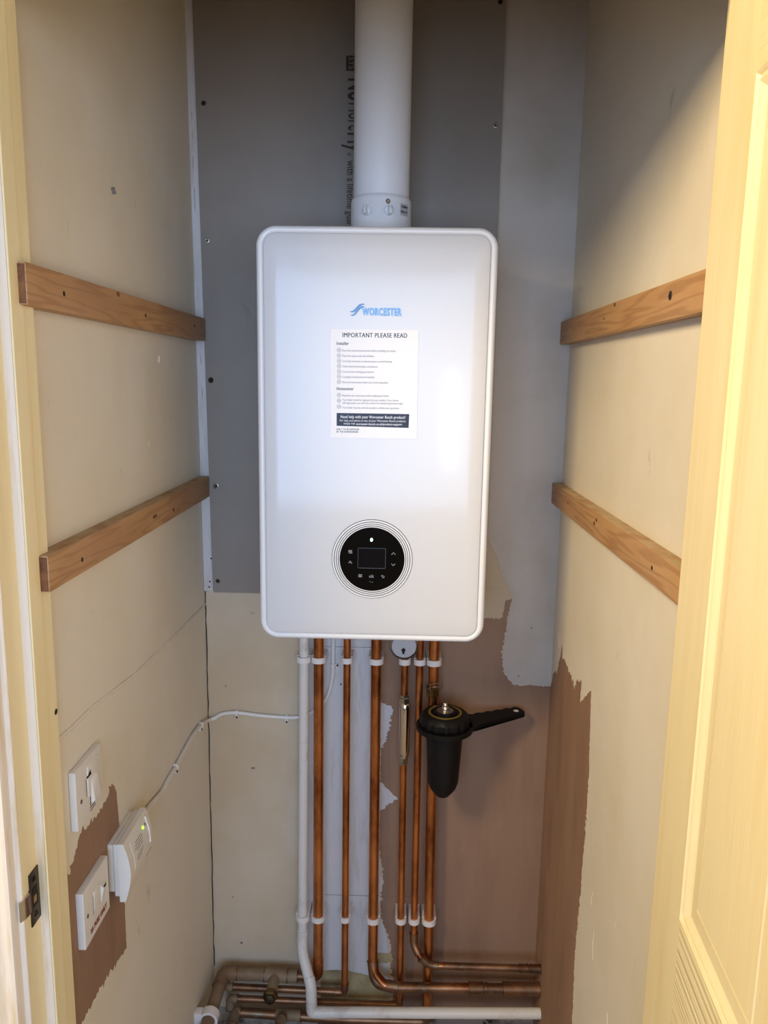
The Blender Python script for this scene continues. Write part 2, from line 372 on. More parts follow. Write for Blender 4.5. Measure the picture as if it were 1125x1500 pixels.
left = [(YF, .857, .001), (-.7086, .836, .003), (-.690, .858, .004), (-.6743, .8707, .003), (-.6456, .8647, .003), (-.6171, .8626, .003), (-.581, .8677, .003), (-.560, .880, .001), (-.552, .872, 0), (-.5443, .8574, .0005), (-.5318, .7181, .0005), (-.533, .5838, .0015), (-.575, .592, .005), (-.6282, .604, .004), (-.6656, .606, .004), (-.70, .609, .004), (YF, .60, 0)]
patch('bare_plaster_patch', 'L', jag(left, 0, .004, seed=11), 'plaster', wl, label='brown bare plaster around the lower fused switch')
right = [(0, .8116, .002), (-.0298, .8625, .002), (-.06, .875, .002), (-.0923, .9462, .001), (-.098, .915, .002), (-.1116, .924, .003), (-.165, .916, .004), (-.200, .914, .004), (-.215, .900, .003), (-.230, .925, .003), (-.2639, .9353, .001), (-.262, .895, .001), (-.30, .925, .002), (-.3322, .9483, .001), (-.345, .86, .002), (-.353, .8084, .003), (-.3544, .7444, .003), (-.3497, .5814, .003), (-.3387, .4337, .003), (-.351, .30, .003), (-.351, .02, 0), (-.351, ZF, 0), (0, ZF, 0)]
patch('bare_plaster_patch', 'R', jag(right, 0, .005, seed=12), 'plaster', wr, label='tall brown bare plaster strip beside the right corner')
patch('paint_and_light_patch', 'Y', jag([(-.198, ZF, .0), (-.198, 1.1, .0), (-.031, 1.1, 0), (-.031, .420, .002), (-.020, .334, 0), (-.025, .270, 0), (-.021, .228, 0), (-.010, .193, 0), (-.005, .139, 0), (-.002, ZF, 0)], 0, .02, seed=21), 'white_paint_light', wb, .0003, .0, 'paler wall behind the pipes with cool light painted in')  # cool light on the wall behind the pipes, painted as a paler patch
# scuffs, cracks and joints
def line_mark(name, pts, r, mat, parent, seed=0, amp=.0012, step=.02):
    rr = random.Random(seed); P = []
    for a, b in zip(pts, pts[1:]):
        a, b = V(a), V(b); m = max(1, int((b-a).length / step))
        for j in range(m): P.append(a.lerp(b, j/m) + V([(rr.random()-.5) * 2 * amp for _ in range(3)]) * (1 if j else 0))
    P.append(V(pts[-1])); return obj(name, sweep(B(), P, r, 6), mat, parent)
line_mark('corner_crack', [(XL + .0012, -.0012, 1.02), (XL + .0012, -.0012, .82), (XL + .0012, -.0012, .1)], .0011, 'dark', wb, 1)
line_mark('filler_crack', [(-.4195, -.0085, 2.02), (-.4165, -.0085, 1.80), (-.413, -.0085, 1.55), (-.411, -.0085, 1.36)], .0005, 'smudge', wb, 2)
line_mark('board_joint', [(XL, YF, 1.03), (XL, -.625, 1.025), (XL, -.437, 1.004), (XL, -.20, .995), (XL, 0, .989)], .0030, 'wall', wl, 3, .0014, .05)
for y, z, l, a_, m in ((-.445, 1.742, .008, -.9, 'smudge'), (-.26, 1.50, .012, 1.1, 'wall'), (-.33, 1.36, .010, 1.3, 'wall'), (-.5, 1.31, .012, .2, 'wall')):
    obj('scuff', sweep(B(), [(XL - .003, y, z), (XL - .003, y + l * math.cos(a_), z + l * math.sin(a_))], .0012 if m == 'wall' else .0032, 6), m, wl)
for y, z, l, a_ in ((-.06, .93, .03, 1.3), (-.42, .60, .03, 1.8), (-.45, .52, .05, 1.5), (-.55, .66, .02, 2.0), (-.40, .70, .018, 2.2), (-.56, .48, .03, 1.1)):
    obj('scuff', sweep(B(), [(XR + .0004, y, z), (XR + .0004, y + l * .5 * math.cos(a_) + .003, z + l * .5 * math.sin(a_)), (XR + .0004, y + l * math.cos(a_), z + l * math.sin(a_))], .0011, 6), 'wall', wr)
for z_ in (.898, .294):
    line_mark('pencil_line', [(-.155, -.0006, z_), (.075, -.0006, z_ + .002)], .0005, 'smudge', wb, 5, .0002)
obj('paint_chip', lathe(B(), [(.0042, 0), (.0034, .0006), (.001, .0008)], (-.4100, -.7385, 1.074), (1, 0, 0), 9), 'dark', tl)
for x, z in ((-.382, .73), (-.376, .80), (-.32, .605), (-.315, .606), (-.37, .28), (-.352, .16), (.27, .84), (.292, .95), (.22, .16), (.26, .2), (-.12, .81), (-.112, .808), (-.16, 1.0), (-.05, .80)):
    rr = .0018 + rnd.random() * .0014
    obj('speck', sweep(B(), [(x, .0008, z), (x + rnd.uniform(-.002, .002), .0008, z + rnd.uniform(.001, .004))], rr, 6), 'smudge', wb)

# ------------------------------------------------------------------ white filler strip and the grey backing board
bm = B(); prism(bm, [(-.4185, 0, 1.02), (-.3965, 0, 1.02), (-.4105, 0, 2.19), (-.4115, 0, ZC), (-.4285, 0, ZC), (-.4265, 0, 2.19)], (0, -.009, 0))
bmesh.ops.bevel(bm, geom=bm.edges[:], offset=.0015, segments=1, affect='EDGES')
s = struct('trim_4', bm, 'white_paint_light')
for x, z_ in ((-.4005, 1.093), (-.4045, 1.042), (-.406, 1.030)): obj('nail_hole', lathe(B(), [(.0022, 0), (.0016, .0006)], (x, -.0088, z_), (0, -1, 0), 8), 'dark', s)
bd = thing('backing_board', 'grey cement backing board screwed to the wall behind the boiler', 'board', (-.11, -.006, 1.019))
bm = B(); prism(bm, [(-.3975, -.0002, 1.022), (-.3945, -.0002, 1.019), (.187, -.0002, 1.019), (.184, -.0002, 2.19), (.1835, -.0002, ZC), (-.4150, -.0002, ZC), (-.4120, -.0002, 2.18), (-.4065, -.0002, 1.787)], (0, -.0118, 0))
obj('panel', bm, 'board', bd, smooth=0)
def screw_head(parent, p, r=.0045, mat='steel', nrm=(0, -1, 0), name='screw', ring=None):
    o = obj(name, lathe(B(), [(r, 0), (r, .0006), (r * .7, .0010), (r * .32, .0004)], p, nrm, 20), mat, parent)
    n = V(nrm).normalized(); x, y = frame_for(n); bm = B()
    for d in (x, y):
        c = V(p) + n * .0009; e = (y if d is x else x)
        q = [c + d * r * .55 + e * r * .12, c + d * r * .55 - e * r * .12, c - d * r * .55 - e * r * .12, c - d * r * .55 + e * r * .12]
        prism(bm, q, n * .0003)
    obj('cross_slot', bm, 'dark', o, smooth=0)
    return o
for p in ((-.3943, 1.9998, 'darksteel'), (-.3936, 1.7453, 'steel'), (-.3863, 1.0448, 'darksteel'), (.1723, 1.9654, 'steel'), (.1724, 2.1827, 'darksteel')):
    screw_head(bd, (p[0], -.0119, p[1]), .0048, p[2])
for p in ((-.3863, 1.2507), (-.3915, 1.4701)):
    o = obj('screw', lathe(B(), [(.0058, 0), (.0058, .0012), (.0046, .0016), (.0032, .0004)], (p[0], -.0119, p[1]), (0, -1, 0), 20), 'steel' if p[1] < 1.3 else 'darksteel', bd)
    obj('socket', lathe(B(), [(.0028, 0), (.0024, .0004)], (p[0], -.0126, p[1]), (0, -1, 0), 12), 'dark', o)
DN, RT = (0, 0, -1), (1, 0, 0)
TX = -.1195
bm = box(B(), (-.1180, -.0124, 2.060), (-.0850, -.0119, 2.0868)); o = obj('print_block', bm, 'boardtext', bd)
text('printed_text', 'STS', .0145, (-.1085, -.0127, 2.0735), DN, RT, 'board', bd, .004, label='small brand initials in a dark block')
def vtext(body, zt, zb, size, bold, xbase):
    cu_w = zt - zb
    return text('printed_text', body, size, (xbase + size * .36, -.0122, (zt + zb) / 2), DN, RT, 'boardtext', bd, bold, width=cu_w)
vtext('No', 2.047, 2.008, .062, .022, -.1165); vtext('More', 2.003, 1.954, .060, 0, -.1165); vtext('Ply', 1.950, 1.916, .050, .022, -.1165)
vtext('\u00ae', 1.912, 1.9065, .012, 0, -.116)
vtext('with a lifetime guarantee', 1.898, 1.742, .0205, .008, -.1155)

# ------------------------------------------------------------------ shelf battens
def batten(name, side, y0, y1, z0, z1, th, screws, knots, label):
    x0 = XL - .0035 if side < 0 else XR
    x1 = (-0.3995 if side < 0 else XR - th)
    t = thing(name, label, 'shelf batten', ((x0 + x1) / 2, (y0 + y1) / 2, z0))
    lo, hi = min(x0, x1), max(x0, x1)
    obj('timber', box(B(), (lo, y0, z0), (hi, y1, z1), .0012), 'wood', t)
    obj('end_grain', box(B(), (lo + .0015, y0 - .0008, z0 + .0015), (hi - .0015, y0 + .0004, z1 - .0015)), 'woodend', t, label='dark sawn end')
    obj('dusty_top', box(B(), (lo + .001, y0 + .001, z1 - .0006), (hi - .001, y1 - .001, z1 + .0005)), 'woodtop', t, label='dusty top edge')
    n = (-side, 0, 0); xf = x1
    for (y, z_, kind) in screws:
        if kind == 's': screw_head(t, (xf, y, z_), .0055, 'darksteel', n)
        else:
            obj('screw_hole', lathe(B(), [(.0026, -.001), (.0032, .0002), (.0018, .0004), (.0008, .0001)], (xf, y, z_), n, 9), 'dark', t)
    for (y, z_, r) in knots:
        bm = lathe(B(), [(r, 0), (r * .9, .0003), (r * .3, .0004)], (xf, y, z_), n, 16)
        for v in bm.verts: v.co.y = y + (v.co.y - y) * 2.0
        obj('knot', bm, 'woodend', t)
    return t
batten('shelf_batten', -1, -.768, -.0185, 1.5485, 1.5925, .02, [(-.677, 1.570, 'h'), (-.385, 1.569, 'h'), (-.10, 1.573, 'h')], [(-.50, 1.5885, .0035)], 'upper pine shelf batten on the left wall with two plugged screw holes')
batten('shelf_batten', -1, -.757, -.0145, 1.2285, 1.2710, .02, [(-.665, 1.2455, 'h'), (-.38, 1.250, 'h'), (-.271, 1.243, 'h')], [(-.37, 1.25, .003)], 'lower pine shelf batten on the left wall with a dusty top')
batten('shelf_batten', 1, -.762, -.001, 1.5530, 1.5975, .0205, [(-.645, 1.581, 's'), (-.399, 1.594, 'h')], [(-.399, 1.5935, .003), (-.34, 1.578, .002)], 'upper pine shelf batten on the right wall with one big screw near the door')
batten('shelf_batten', 1, -.757, -.001, 1.2270, 1.2695, .0205, [(-.373, 1.2576, 'h'), (-.654, 1.2477, 'h')], [(-.36, 1.25, .0035), (-.16, 1.252, .0025)], 'lower pine shelf batten on the right wall sloping down towards the door in view')

# ------------------------------------------------------------------ boiler
BX, BW, BZ0, BZ1 = -.0445, .1995, 1.0175, 1.7235
BZ = (BZ0 + BZ1) / 2; BH = (BZ1 - BZ0) / 2
def rrect(inset, rad, y, n=10):
    w_, h_ = BW - inset, BH - inset; r = max(rad - inset, .004); out = []
    for cx, cz, a0 in ((w_-r, h_-r, 0), (-(w_-r), h_-r, PI/2), (-(w_-r), -(h_-r), PI), (w_-r, -(h_-r), 1.5*PI)):
        for j in range(n + 1):
            a = a0 + PI/2 * j / n; out.append(V((BX + cx + r * math.cos(a), y, BZ + cz + r * math.sin(a))))
    return out
def loft(bm, rings, cap0=True, cap1=True):
    rv = [[bm.verts.new(p) for p in r] for r in rings]; n = len(rv[0])
    for a, b in zip(rv, rv[1:]):
        for j in range(n): bm.faces.new((a[j], a[(j+1) % n], b[(j+1) % n], b[j]))
    if cap0: bm.faces.new(rv[0][::-1])
    if cap1: bm.faces.new(rv[-1])
    return bm
bo = thing('boiler', 'white wall-hung combination boiler with a round black control dial', 'boiler', (BX, -.15, BZ0))
obj('casing', loft(B(), [rrect(.006, .030, -.0125), rrect(.006, .030, -.268)]), 'boiler', bo)
RAD = .034
rim = loft(B(), [rrect(.001, RAD, -.262), rrect(0, RAD, -.2655), rrect(0, RAD, -.286), rrect(.0012, RAD, -.2935), rrect(.004, RAD, -.2985), rrect(.0075, RAD, -.3003), rrect(.0105, RAD, -.2996), rrect(.0122, RAD, -.2978), rrect(.013, RAD, -.2962)], True, False)
obj('front_rim', rim, 'rim', bo, smooth=60)
pan = [rrect(.0128, RAD, -.2955), rrect(.0135, RAD, -.2990), rrect(.0148, RAD, -.3004), rrect(.018, RAD, -.3012)]
for i in range(1, 9): f_ = i / 8; pan.append(rrect(.018 + .17 * f_, RAD, -.3012 - .0006 * (1 - (1 - f_)**2)))
bm = loft(B(), [[p for p in r] for r in pan], True, True)
obj('front_panel', bm, 'boiler', bo, smooth=30)
YP = -.3019      # just proud of the panel near its middle
# control dial
dc = (-.0450, -.3014, 1.1682)
dial = obj('control_dial', lathe(B(), [(.0704, 0), (.0704, .0008), (.055, .0010), (.0548, .0004)], dc, (0, -1, 0), 96), 'groove', bo)
for r0, r1 in ((.0567, .0584), (.0597, .0618), (.0630, .0654), (.0667, .0695)):
    obj('ring', lathe(B(), [(r0, 0), (r0, .0003), (r1, .0003), (r1, 0)], (dc[0], -.3032, dc[2]), (0, -1, 0), 96, cap=False), 'rim', dial)
obj('glass_face', lathe(B(), [(.0560, 0), (.0560, .0006), (.0555, .0009)], (dc[0], -.3032, dc[2]), (0, -1, 0), 96), 'blackgloss', dial, smooth=15)
YG = -.3042
cx0, cz0 = dc[0], dc[2]
SC = 1.3 / 1120 / 6.25 * .999        # icon sheet scale (metres per step)
def ip(u, v): return (cx0 + (u - 534) * SC, cz0 - (v - 487) * SC)
def rect_icon(name, u0, v0, u1, v1, mat, y=YG, t=.0003, parent=dial):
    a, b = ip(u0, v1), ip(u1, v0); return obj(name, box(B(), (a[0], y - t, a[1]), (b[0], y, b[1])), mat, parent)
rect_icon('display_outline', 400, 378, 662, 572, 'groove')
rect_icon('display', 404, 382, 658, 568, 'screen', YG - .0003)
bm = B()
for (u0, v0, u1, v1) in ((400, 377, 662, 380), (400, 568, 662, 573), (400, 377, 403, 573), (658, 377, 662, 573)):
    a, b = ip(u0, v1), ip(u1, v0); box(bm, (a[0], YG - .0008, a[1]), (b[0], YG - .0004, b[1]))
obj('display_frame', bm, mk('display_frame_grey', (60, 60, 66), .4), dial)
def stroke_icon(name, strokes, w_=7, mat='icon'):
    bm = B()
    for pts in strokes:
        P = [V((ip(u, v)[0], YG - .0003, ip(u, v)[1])) for u, v in pts]; sweep(bm, P, w_ * SC / 2, 6)
    return obj(name, bm, mat, dial)
stroke_icon('up_arrow_icon', [[(716, 436), (734, 416), (752, 436)]])
stroke_icon('down_arrow_icon', [[(716, 524), (734, 542), (752, 524)]])
stroke_icon('menu_icon', [[(408, v), (442, v)] for v in (636, 646, 656)])
stroke_icon('radiator_icon', [[(312, 404), (346, 404)], [(312, 412), (346, 412)], [(312, 421), (346, 421)], [(318, 430), (350, 430)]], 6)
stroke_icon('tap_icon', [[(314, 522), (338, 520), (347, 530)], [(330, 520), (330, 510)], [(322, 509), (338, 509)]], 6)
stroke_icon('back_icon', [[(636, 636), (622, 644), (636, 652)], [(624, 644), (646, 644), (652, 652), (646, 661), (632, 662)]], 5)
text('ok_icon', 'ok', .0085, (ip(530, 649)[0], YG - .0003, ip(530, 649)[1]), RX, UZ, 'icon', dial, .0)
stroke_icon('mode_icon', [[(514, 704), (522, 700)], [(534, 706), (544, 706)]], 5)
bm = B(); c = ip(527, 300); pts = []
for j in range(24):
    a = 2 * PI * j / 24; r = .0026 * (1 + .35 * max(0, math.sin(a))**3); pts.append((c[0] + r * math.cos(a) * .85, YG, c[1] + r * math.sin(a)))
prism(bm, pts, (0, -.0004, 0)); obj('status_light', bm, 'lamp_white', dial, label='glowing white status light')
# maker's lettering and wave emblem
text('logo_lettering', 'WORCESTER', .0165, (-.0345, -.3032, 1.5862), RX, (-.014, 0, 1), 'blue', bo, .030, width=.0650, depth=.0006)
bm = B()
for st_ in ([(178, 129), (190, 131), (203, 125), (218, 109), (234, 92), (250, 85), (264, 84)], [(182, 151), (196, 151), (208, 143), (222, 124), (236, 108), (250, 100), (265, 99)]):
    P, rs = [], []
    q = [V((-.0869 + (u - 178) * .000272, -.3032, 1.5866 - (v - 129) * .000272)) for u, v in st_]
    for j, p in enumerate(q): P.append(p); rs.append((.0005, .0010, .0013, .0013, .0013, .0010, .0004)[j])
    sweep(bm, P, rs, 8)
obj('logo_emblem', bm, 'blue', bo)
# instruction label stuck on the panel
ntr, ntu = V((1, 0, .006)).normalized(), V((-.006, 0, 1)).normalized()
NO = V((-.1193, -.3024, 1.5578)); NW, NH = .1462, .1800
note = obj('notice_label', prism(B(), [NO, NO + ntr * NW, NO + ntr * NW - ntu * NH, NO - ntu * NH], (0, -.0003, 0)), 'paper', bo, smooth=0, label='white printed notice stuck on the panel')
# the label measured on a 1125 x 1366 sheet: left 22..1078 wide, 10..1300 high
def np_(u, v): return NO + ntr * ((u - 24) / 1050 * NW) - ntu * ((v - 12) / 1285 * NH) + V((0, -.0004, 0))
def ntext(body, u0, u1, v, px, bold, mat='grayink', name='printed_line', lift=0):
    return text(name, body, px, np_((u0 + u1) / 2, v) + V((0, -lift, 0)), ntr, ntu, mat, note, bold, width=(u1 - u0) / 1050 * NW, depth=.00008)
ntext('IMPORTANT PLEASE READ', 168, 938, 82, .0105, .022, 'ink', 'heading')
ntext('Installer', 98, 242, 178, .0072, .020, 'ink', 'heading')
for v, s_, u1 in ((258, 'Read the technical instructions before installing the boiler.', 810), (320, 'Flush the system and add inhibitor.', 552), (382, 'Correctly terminate condensate pipe to avoid freezing.', 764), (443, 'Check electrical and pipe connections.', 594), (505, 'Correct inlet working gas pressure.', 550), (567, 'Complete the Benchmark Checklist.', 558), (629, 'Show the homeowner boiler and control operation.', 722),
                  (786, 'Read the user instructions before lighting the boiler.', 732), (838, 'Your boiler should be registered by your installer. If you choose', 846), (874, 'self-registration, you will only receive the standard guarantee length.', 905), (930, 'Your boiler must be serviced annually to validate your guarantee.', 860)):
    ntext(s_, 168, u1, v + 2, .0046, .004)
ntext('Homeowner', 96, 302, 708, .0072, .020, 'ink', 'heading')
for v in (254, 318, 380, 440, 502, 563, 625, 782, 850, 920):
    c = np_(127, v); obj('bullet_icon', lathe(B(), [(.0028, 0), (.0028, .0001), (.0034, .0001), (.0034, 0)], c, (0, -1, 0), 20, cap=False), 'grayink', note)
    obj('bullet_icon', box(B(), c - V((.0014, .0001, .0006)), c + V((.0014, 0, .0006))), 'grayink', note)
bm = prism(B(), [np_(98, 996), np_(978, 1000), np_(972, 1166), np_(98, 1150)], (0, -.0001, 0)); obj('navy_banner', bm, 'ink', note, smooth=0)
ntext('Need help with your Worcester Bosch product?', 146, 930, 1042, .0064, .018, 'whiteink', lift=.00015)
ntext('For help and advice on any of your Worcester Bosch products', 136, 934, 1086, .0050, .002, 'whiteink', lift=.00015)
ntext('simply visit', 182, 322, 1121, .0050, .002, 'whiteink', lift=.00015)
ntext('worcester-bosch.co.uk/product-support', 334, 892, 1126, .0052, .016, 'whiteink', lift=.00015)
ntext('ONLY TO BE REMOVED', 96, 372, 1192, .0044, .02, 'ink'); ntext('BY THE HOMEOWNER', 96, 360, 1222, .0044, .02, 'ink')

# ------------------------------------------------------------------ flue
FX, FY = -.0424, -.155
fu = thing('flue_pipe', 'white vertical flue pipe rising from the top of the boiler', 'flue', (FX, FY, BZ1))
obj('pipe', lathe(B(), [(.0498, 1.78), (.0500, 1.785), (.0500, ZC)], (FX, FY, 0), (0, 0, 1), 72), 'flue', fu)
col = obj('collar', lathe(B(), [(.0575, 1.7237), (.0575, 1.7275), (.0552, 1.7300), (.0545, 1.7320), (.0540, 1.787), (.0535, 1.7905), (.0505, 1.7950)], (FX, FY, 0), (0, 0, 1), 72), 'flue', fu)
for ang, tw in ((-28, .2), (13, -.15)):
    a = math.radians(ang - 90 + 3); d = V((math.cos(a), math.sin(a), 0)); c = V((FX, FY, 1.7655)) + d * .0535
    o = obj('test_point_cap', lathe(B(), [(.0112, -.002), (.0112, .0012), (.0100, .0012), (.0098, .0003), (.0088, .0003), (.0086, .0034), (.0074, .0040), (.0070, .0016)], c, d, 28), 'flue', fu)
    t_ = V((-d.y, d.x, 0)); bm = B()
    pts = [c + d * .001 + V((0, 0, -.0088)), c + d * .0110 + V((0, 0, -.0060)), c + d * .0125 + V((0, 0, .0010)), c + d * .0090 + V((0, 0, .0085)), c + d * .001 + V((0, 0, .0100))]
    prism(bm, [p - t_ * .0022 for p in pts], t_ * .0044); bmesh.ops.bevel(bm, geom=bm.edges[:], offset=.0006, segments=2, affect='EDGES')
    obj('grip', bm, 'flue', o)
a = math.radians(13 - 90 + 1); d = V((math.cos(a), math.sin(a), 0)); c = V((FX, FY, 1.7805)) + d * .0537
obj('screw', lathe(B(), [(.0042, 0), (.0040, .0018), (.0024, .0030), (.0010, .0030)], c, d, 20), 'steel', fu)
bm = B(); P = []
for j in range(7):
    a = math.radians(-90 + 40 + 3.5 * j); P.append((a))
vs0 = [bm.verts.new((FX + .0546 * math.cos(a), FY + .0546 * math.sin(a), 1.7605)) for a in P]; vs1 = [bm.verts.new((FX + .0543 * math.cos(a), FY + .0543 * math.sin(a), 1.7800)) for a in P]
for j in range(6): bm.faces.new((vs0[j], vs0[j+1], vs1[j+1], vs1[j]))
st = obj('sticker', bm, 'sticker', fu, label='grey sticker with two lines of small print')
a = math.radians(-90 + 49); d = V((math.cos(a), math.sin(a), 0)); t_ = V((-d.y, d.x, 0))
for z_, s_ in ((1.7745, '7 719 002 44'), (1.7660, '8716 771')):
    text('printed_line', s_, .0050, V((FX, FY, z_)) + d * .0552, t_, UZ, 'ink', st, .0, width=.0160)

# ------------------------------------------------------------------ pipework
R22, R15, R28 = .0110, .0077, .0140
def pipe_thing(name, label, cat, pts, r, mat='copper', fillet=.02, loc=None):
    t = thing(name, label, cat, loc or pts[-1])
    obj('tube', sweep(B(), rounded(pts, fillet), r, 24), mat, t); return t
def fitting(parent, p, q, r, mat='copperdull', name='fitting', rings=True, fillet=None, mid=None):
    """sleeve from p to q, optionally round a bend at mid, with a swollen solder lip at both ends"""
    pts = [V(p), V(q)] if mid is None else rounded([p, mid, q], fillet or 9, 8)
    if mid is None: pts = [V(p).lerp(V(q), j / 4) for j in range(5)]
    rs = [r + .0016] + [r + .0013] * (len(pts) - 2) + [r + .0016]
    o = obj(name, sweep(B(), pts, rs, 24), mat, parent)
    if rings:
        for a, b in ((pts[0], pts[1]), (pts[-1], pts[-2])):
            d = (b - a).normalized(); sw = sweep(B(), [a - d * .0006, a, a + d * .0012, a + d * .0020], [r + .0002, r + .0027, r + .0027, r + .0008], 24)
            obj('solder_ring', sw, 'copperdull', o)
    return o
YV = -.045
# 1 white condensate pipe
cw = thing('waste_pipe', 'white plastic waste pipe dropping from the boiler and crossing the floor to the right wall', 'pipe', (-.2029, YV, .06))
A = [V((-.1955, YV, 1.0225)), V((-.2010, YV, .235))]
obj('tube', sweep(B(), A, .0105, 24), 'waste', cw)
o = fitting(cw, (-.2008, YV, .235), (-.1800, -.076, .128), .0105, 'waste', 'bend', False, .02, (-.2012, -.052, .185))
for p in ((-.2008, YV, .237),): obj('socket_rim', lathe(B(), [(.0128, 0), (.0128, .004), (.0106, .0045)], p, (0, 0, -1), 24), 'waste', o)
fitting(cw, (-.1830, -.073, .138), (-.1765, -.085, .098), .0112, 'waste', 'bend', False, .02, (-.1775, -.082, .125))
obj('tube', sweep(B(), [(-.1768, -.085, .10), (-.1760, -.085, .075)], .0118, 24), 'waste', cw)
fitting(cw, (-.1762, -.085, .090), (-.146, -.085, .0605), .0112, 'waste', 'elbow', False, .006, (-.1755, -.085, .0600))
obj('tube', sweep(B(), [(-.160, -.085, .0602), (XR, -.085, .0755)], .0118, 24), 'waste', cw)
# 2 first 22 mm copper
p1 = pipe_thing('copper_pipe', 'thick copper pipe directly right of the white waste pipe', 'pipe', [(-.1648, YV, 1.0225), (-.1655, YV, .135)], R22, loc=(-.1655, YV, .12))
fitting(p1, (-.1655, YV, .162), (-.192, YV, .1180), R22, 'copper', 'elbow', False, .022, (-.1655, YV, .1190))
mf = thing('heating_manifold_pipe', 'dusty large copper pipe along the lower left wall turning towards the doorway', 'pipe', (-.30, YV, .10))
obj('tube', sweep(B(), [(-.186, YV, .1175), (-.235, YV, .1175)], R22, 24), 'copperdull', mf)
fitting(mf, (-.212, YV, .1172), (-.240, YV, .1172), R22 + .001, 'dusty', 'reducer')
obj('tube', sweep(B(), rounded([(-.236, YV, .1172), (-.384, YV, .1190), (-.390, -.30, .112)], .028), R28, 24), 'dusty', mf)
fitting(mf, (-.352, YV, .1190), (-.3855, -.085, .118), R28, 'dusty', 'elbow', True, .03, (-.384, YV, .1190))
fitting(mf, (-.290, YV, .1178), (-.236, YV, .1172), R28, 'dusty', 'tee')
br = obj('branch', sweep(B(), [(-.2640, YV - .008, .1172), (-.2655, -.100, .1172)], R22 + .001, 24), 'dusty', mf)
obj('nut', lathe(B(), [(.0145, 0), (.0165, .002), (.0165, .014), (.0145, .016), (.0100, .016), (.009, .010)], (-.2656, -.098, .1172), (-.01, -1, 0), 6), 'oldbrass', br, smooth=20)
obj('blank_end', lathe(B(), [(.0118, 0), (.0110, .007), (.0060, .009)], (-.2658, -.112, .1172), (-.01, -1, 0), 20), 'darksteel', br)
# 3 first 15 mm
p2 = thing('copper_pipe', 'thin copper pipe second from the left, turning left near the floor', 'pipe', (-.1038, YV, .08))
obj('tube', sweep(B(), [(-.1044, YV, 1.0225), (-.1038, YV, .09)], R15, 20), 'copper', p2)
obj('tube', sweep(B(), [(-.12, YV, .0786), (-.3755, YV + .001, .0825)], R15, 20), 'copperdull', p2)
fitting(p2, (-.1038, YV, .100), (-.127, YV, .0787), R15, 'copperdull', 'elbow', True, .012, (-.1038, YV, .0785))
fitting(p2, (-.362, YV, .0824), (-.383, -.010, .0826), R15, 'dusty', 'elbow', True, .012, (-.383, YV, .0826))
# 4 second 22 mm
p3 = thing('copper_pipe', 'thick copper pipe bending right near the floor into the right wall', 'pipe', (-.04, YV, .12))
obj('tube', sweep(B(), rounded([(-.0427, YV, 1.0225), (-.0400, YV, .165), (-.0360, -.056, .140), (-.0120, -.066, .1165), (.012, -.068, .1155), (.20, -.068, .1195)], .012), R22, 24), 'copper', p3)
fitting(p3, (-.0400, YV, .163), (.020, -.068, .1157), R22, 'copperdull', 'elbow', True, .030, (-.0335, -.062, .1175))
obj('tube', sweep(B(), [(.016, -.068, .1157), (.262, -.068, .1205)], R22 + .0001, 24), 'copperdull', p3, label='tarnished horizontal length')
fitting(p3, (.1800, -.068, .1190), (.2120, -.068, .1196), R22 + .001, 'copperdull', 'coupling')
fitting(p3, (.2100, -.068, .1196), (.2220, -.068, .1198), R22 - .0003, 'copperdull', 'coupling')
fitting(p3, (.2570, -.068, .1206), (XR - .001, -.068, .1222), R22 + .0022, 'copperdull', 'reducer')
# 5 pipe with the chrome conditioner
p4 = thing('copper_pipe', 'thin copper pipe passing through the chrome scale reducer', 'pipe', (.0226, YV, .05))
obj('tube', sweep(B(), [(.0180, YV, 1.0225), (.0236, YV, .060)], R15, 20), 'copper', p4)
obj('tube', sweep(B(), [(.010, YV, .0485), (-.365, YV + .001, .0515)], R15, 20), 'copperdull', p4)
fitting(p4, (.0235, YV, .068), (.003, YV, .0486), R15, 'copperdull', 'elbow', False, .012, (.0236, YV, .0485))
fitting(p4, (-.352, YV + .001, .0515), (-.372, YV + .001, .024), R15, 'dusty', 'elbow', True, .012, (-.372, YV + .001, .0515))
# 6 thin pipe swinging right
p5 = thing('copper_pipe', 'thin copper pipe bending right across the front of the last thick pipe', 'pipe', (.053, YV, .17))
obj('tube', sweep(B(), rounded([(.0505, YV, 1.0225), (.0528, YV, .245), (.0535, -.050, .215), (.0700, -.064, .188), (.093, -.066, .1730), (.16, -.066, .1720), (XR, -.066, .1728)], .010), R15, 20), 'copper', p5)
fitting(p5, (.0528, YV, .238), (.0640, -.060, .196), R15, 'copperdull', 'bend', True, .012, (.0532, -.050, .212))
fitting(p5, (.0690, -.063, .190), (.1090, -.066, .1725), R15, 'copperdull', 'bend', True, .014, (.0900, -.066, .1735))
obj('tube', sweep(B(), [(.105, -.066, .1724), (XR, -.066, .1728)], R15 + .0001, 20), 'copperdull', p5, label='tarnished horizontal length')
fitting(p5, (.293, -.066, .1726), (.312, -.066, .1727), R15, 'copperdull', 'coupling'); fitting(p5, (.316, -.066, .1727), (XR - .001, -.066, .1728), R15, 'copperdull', 'coupling')
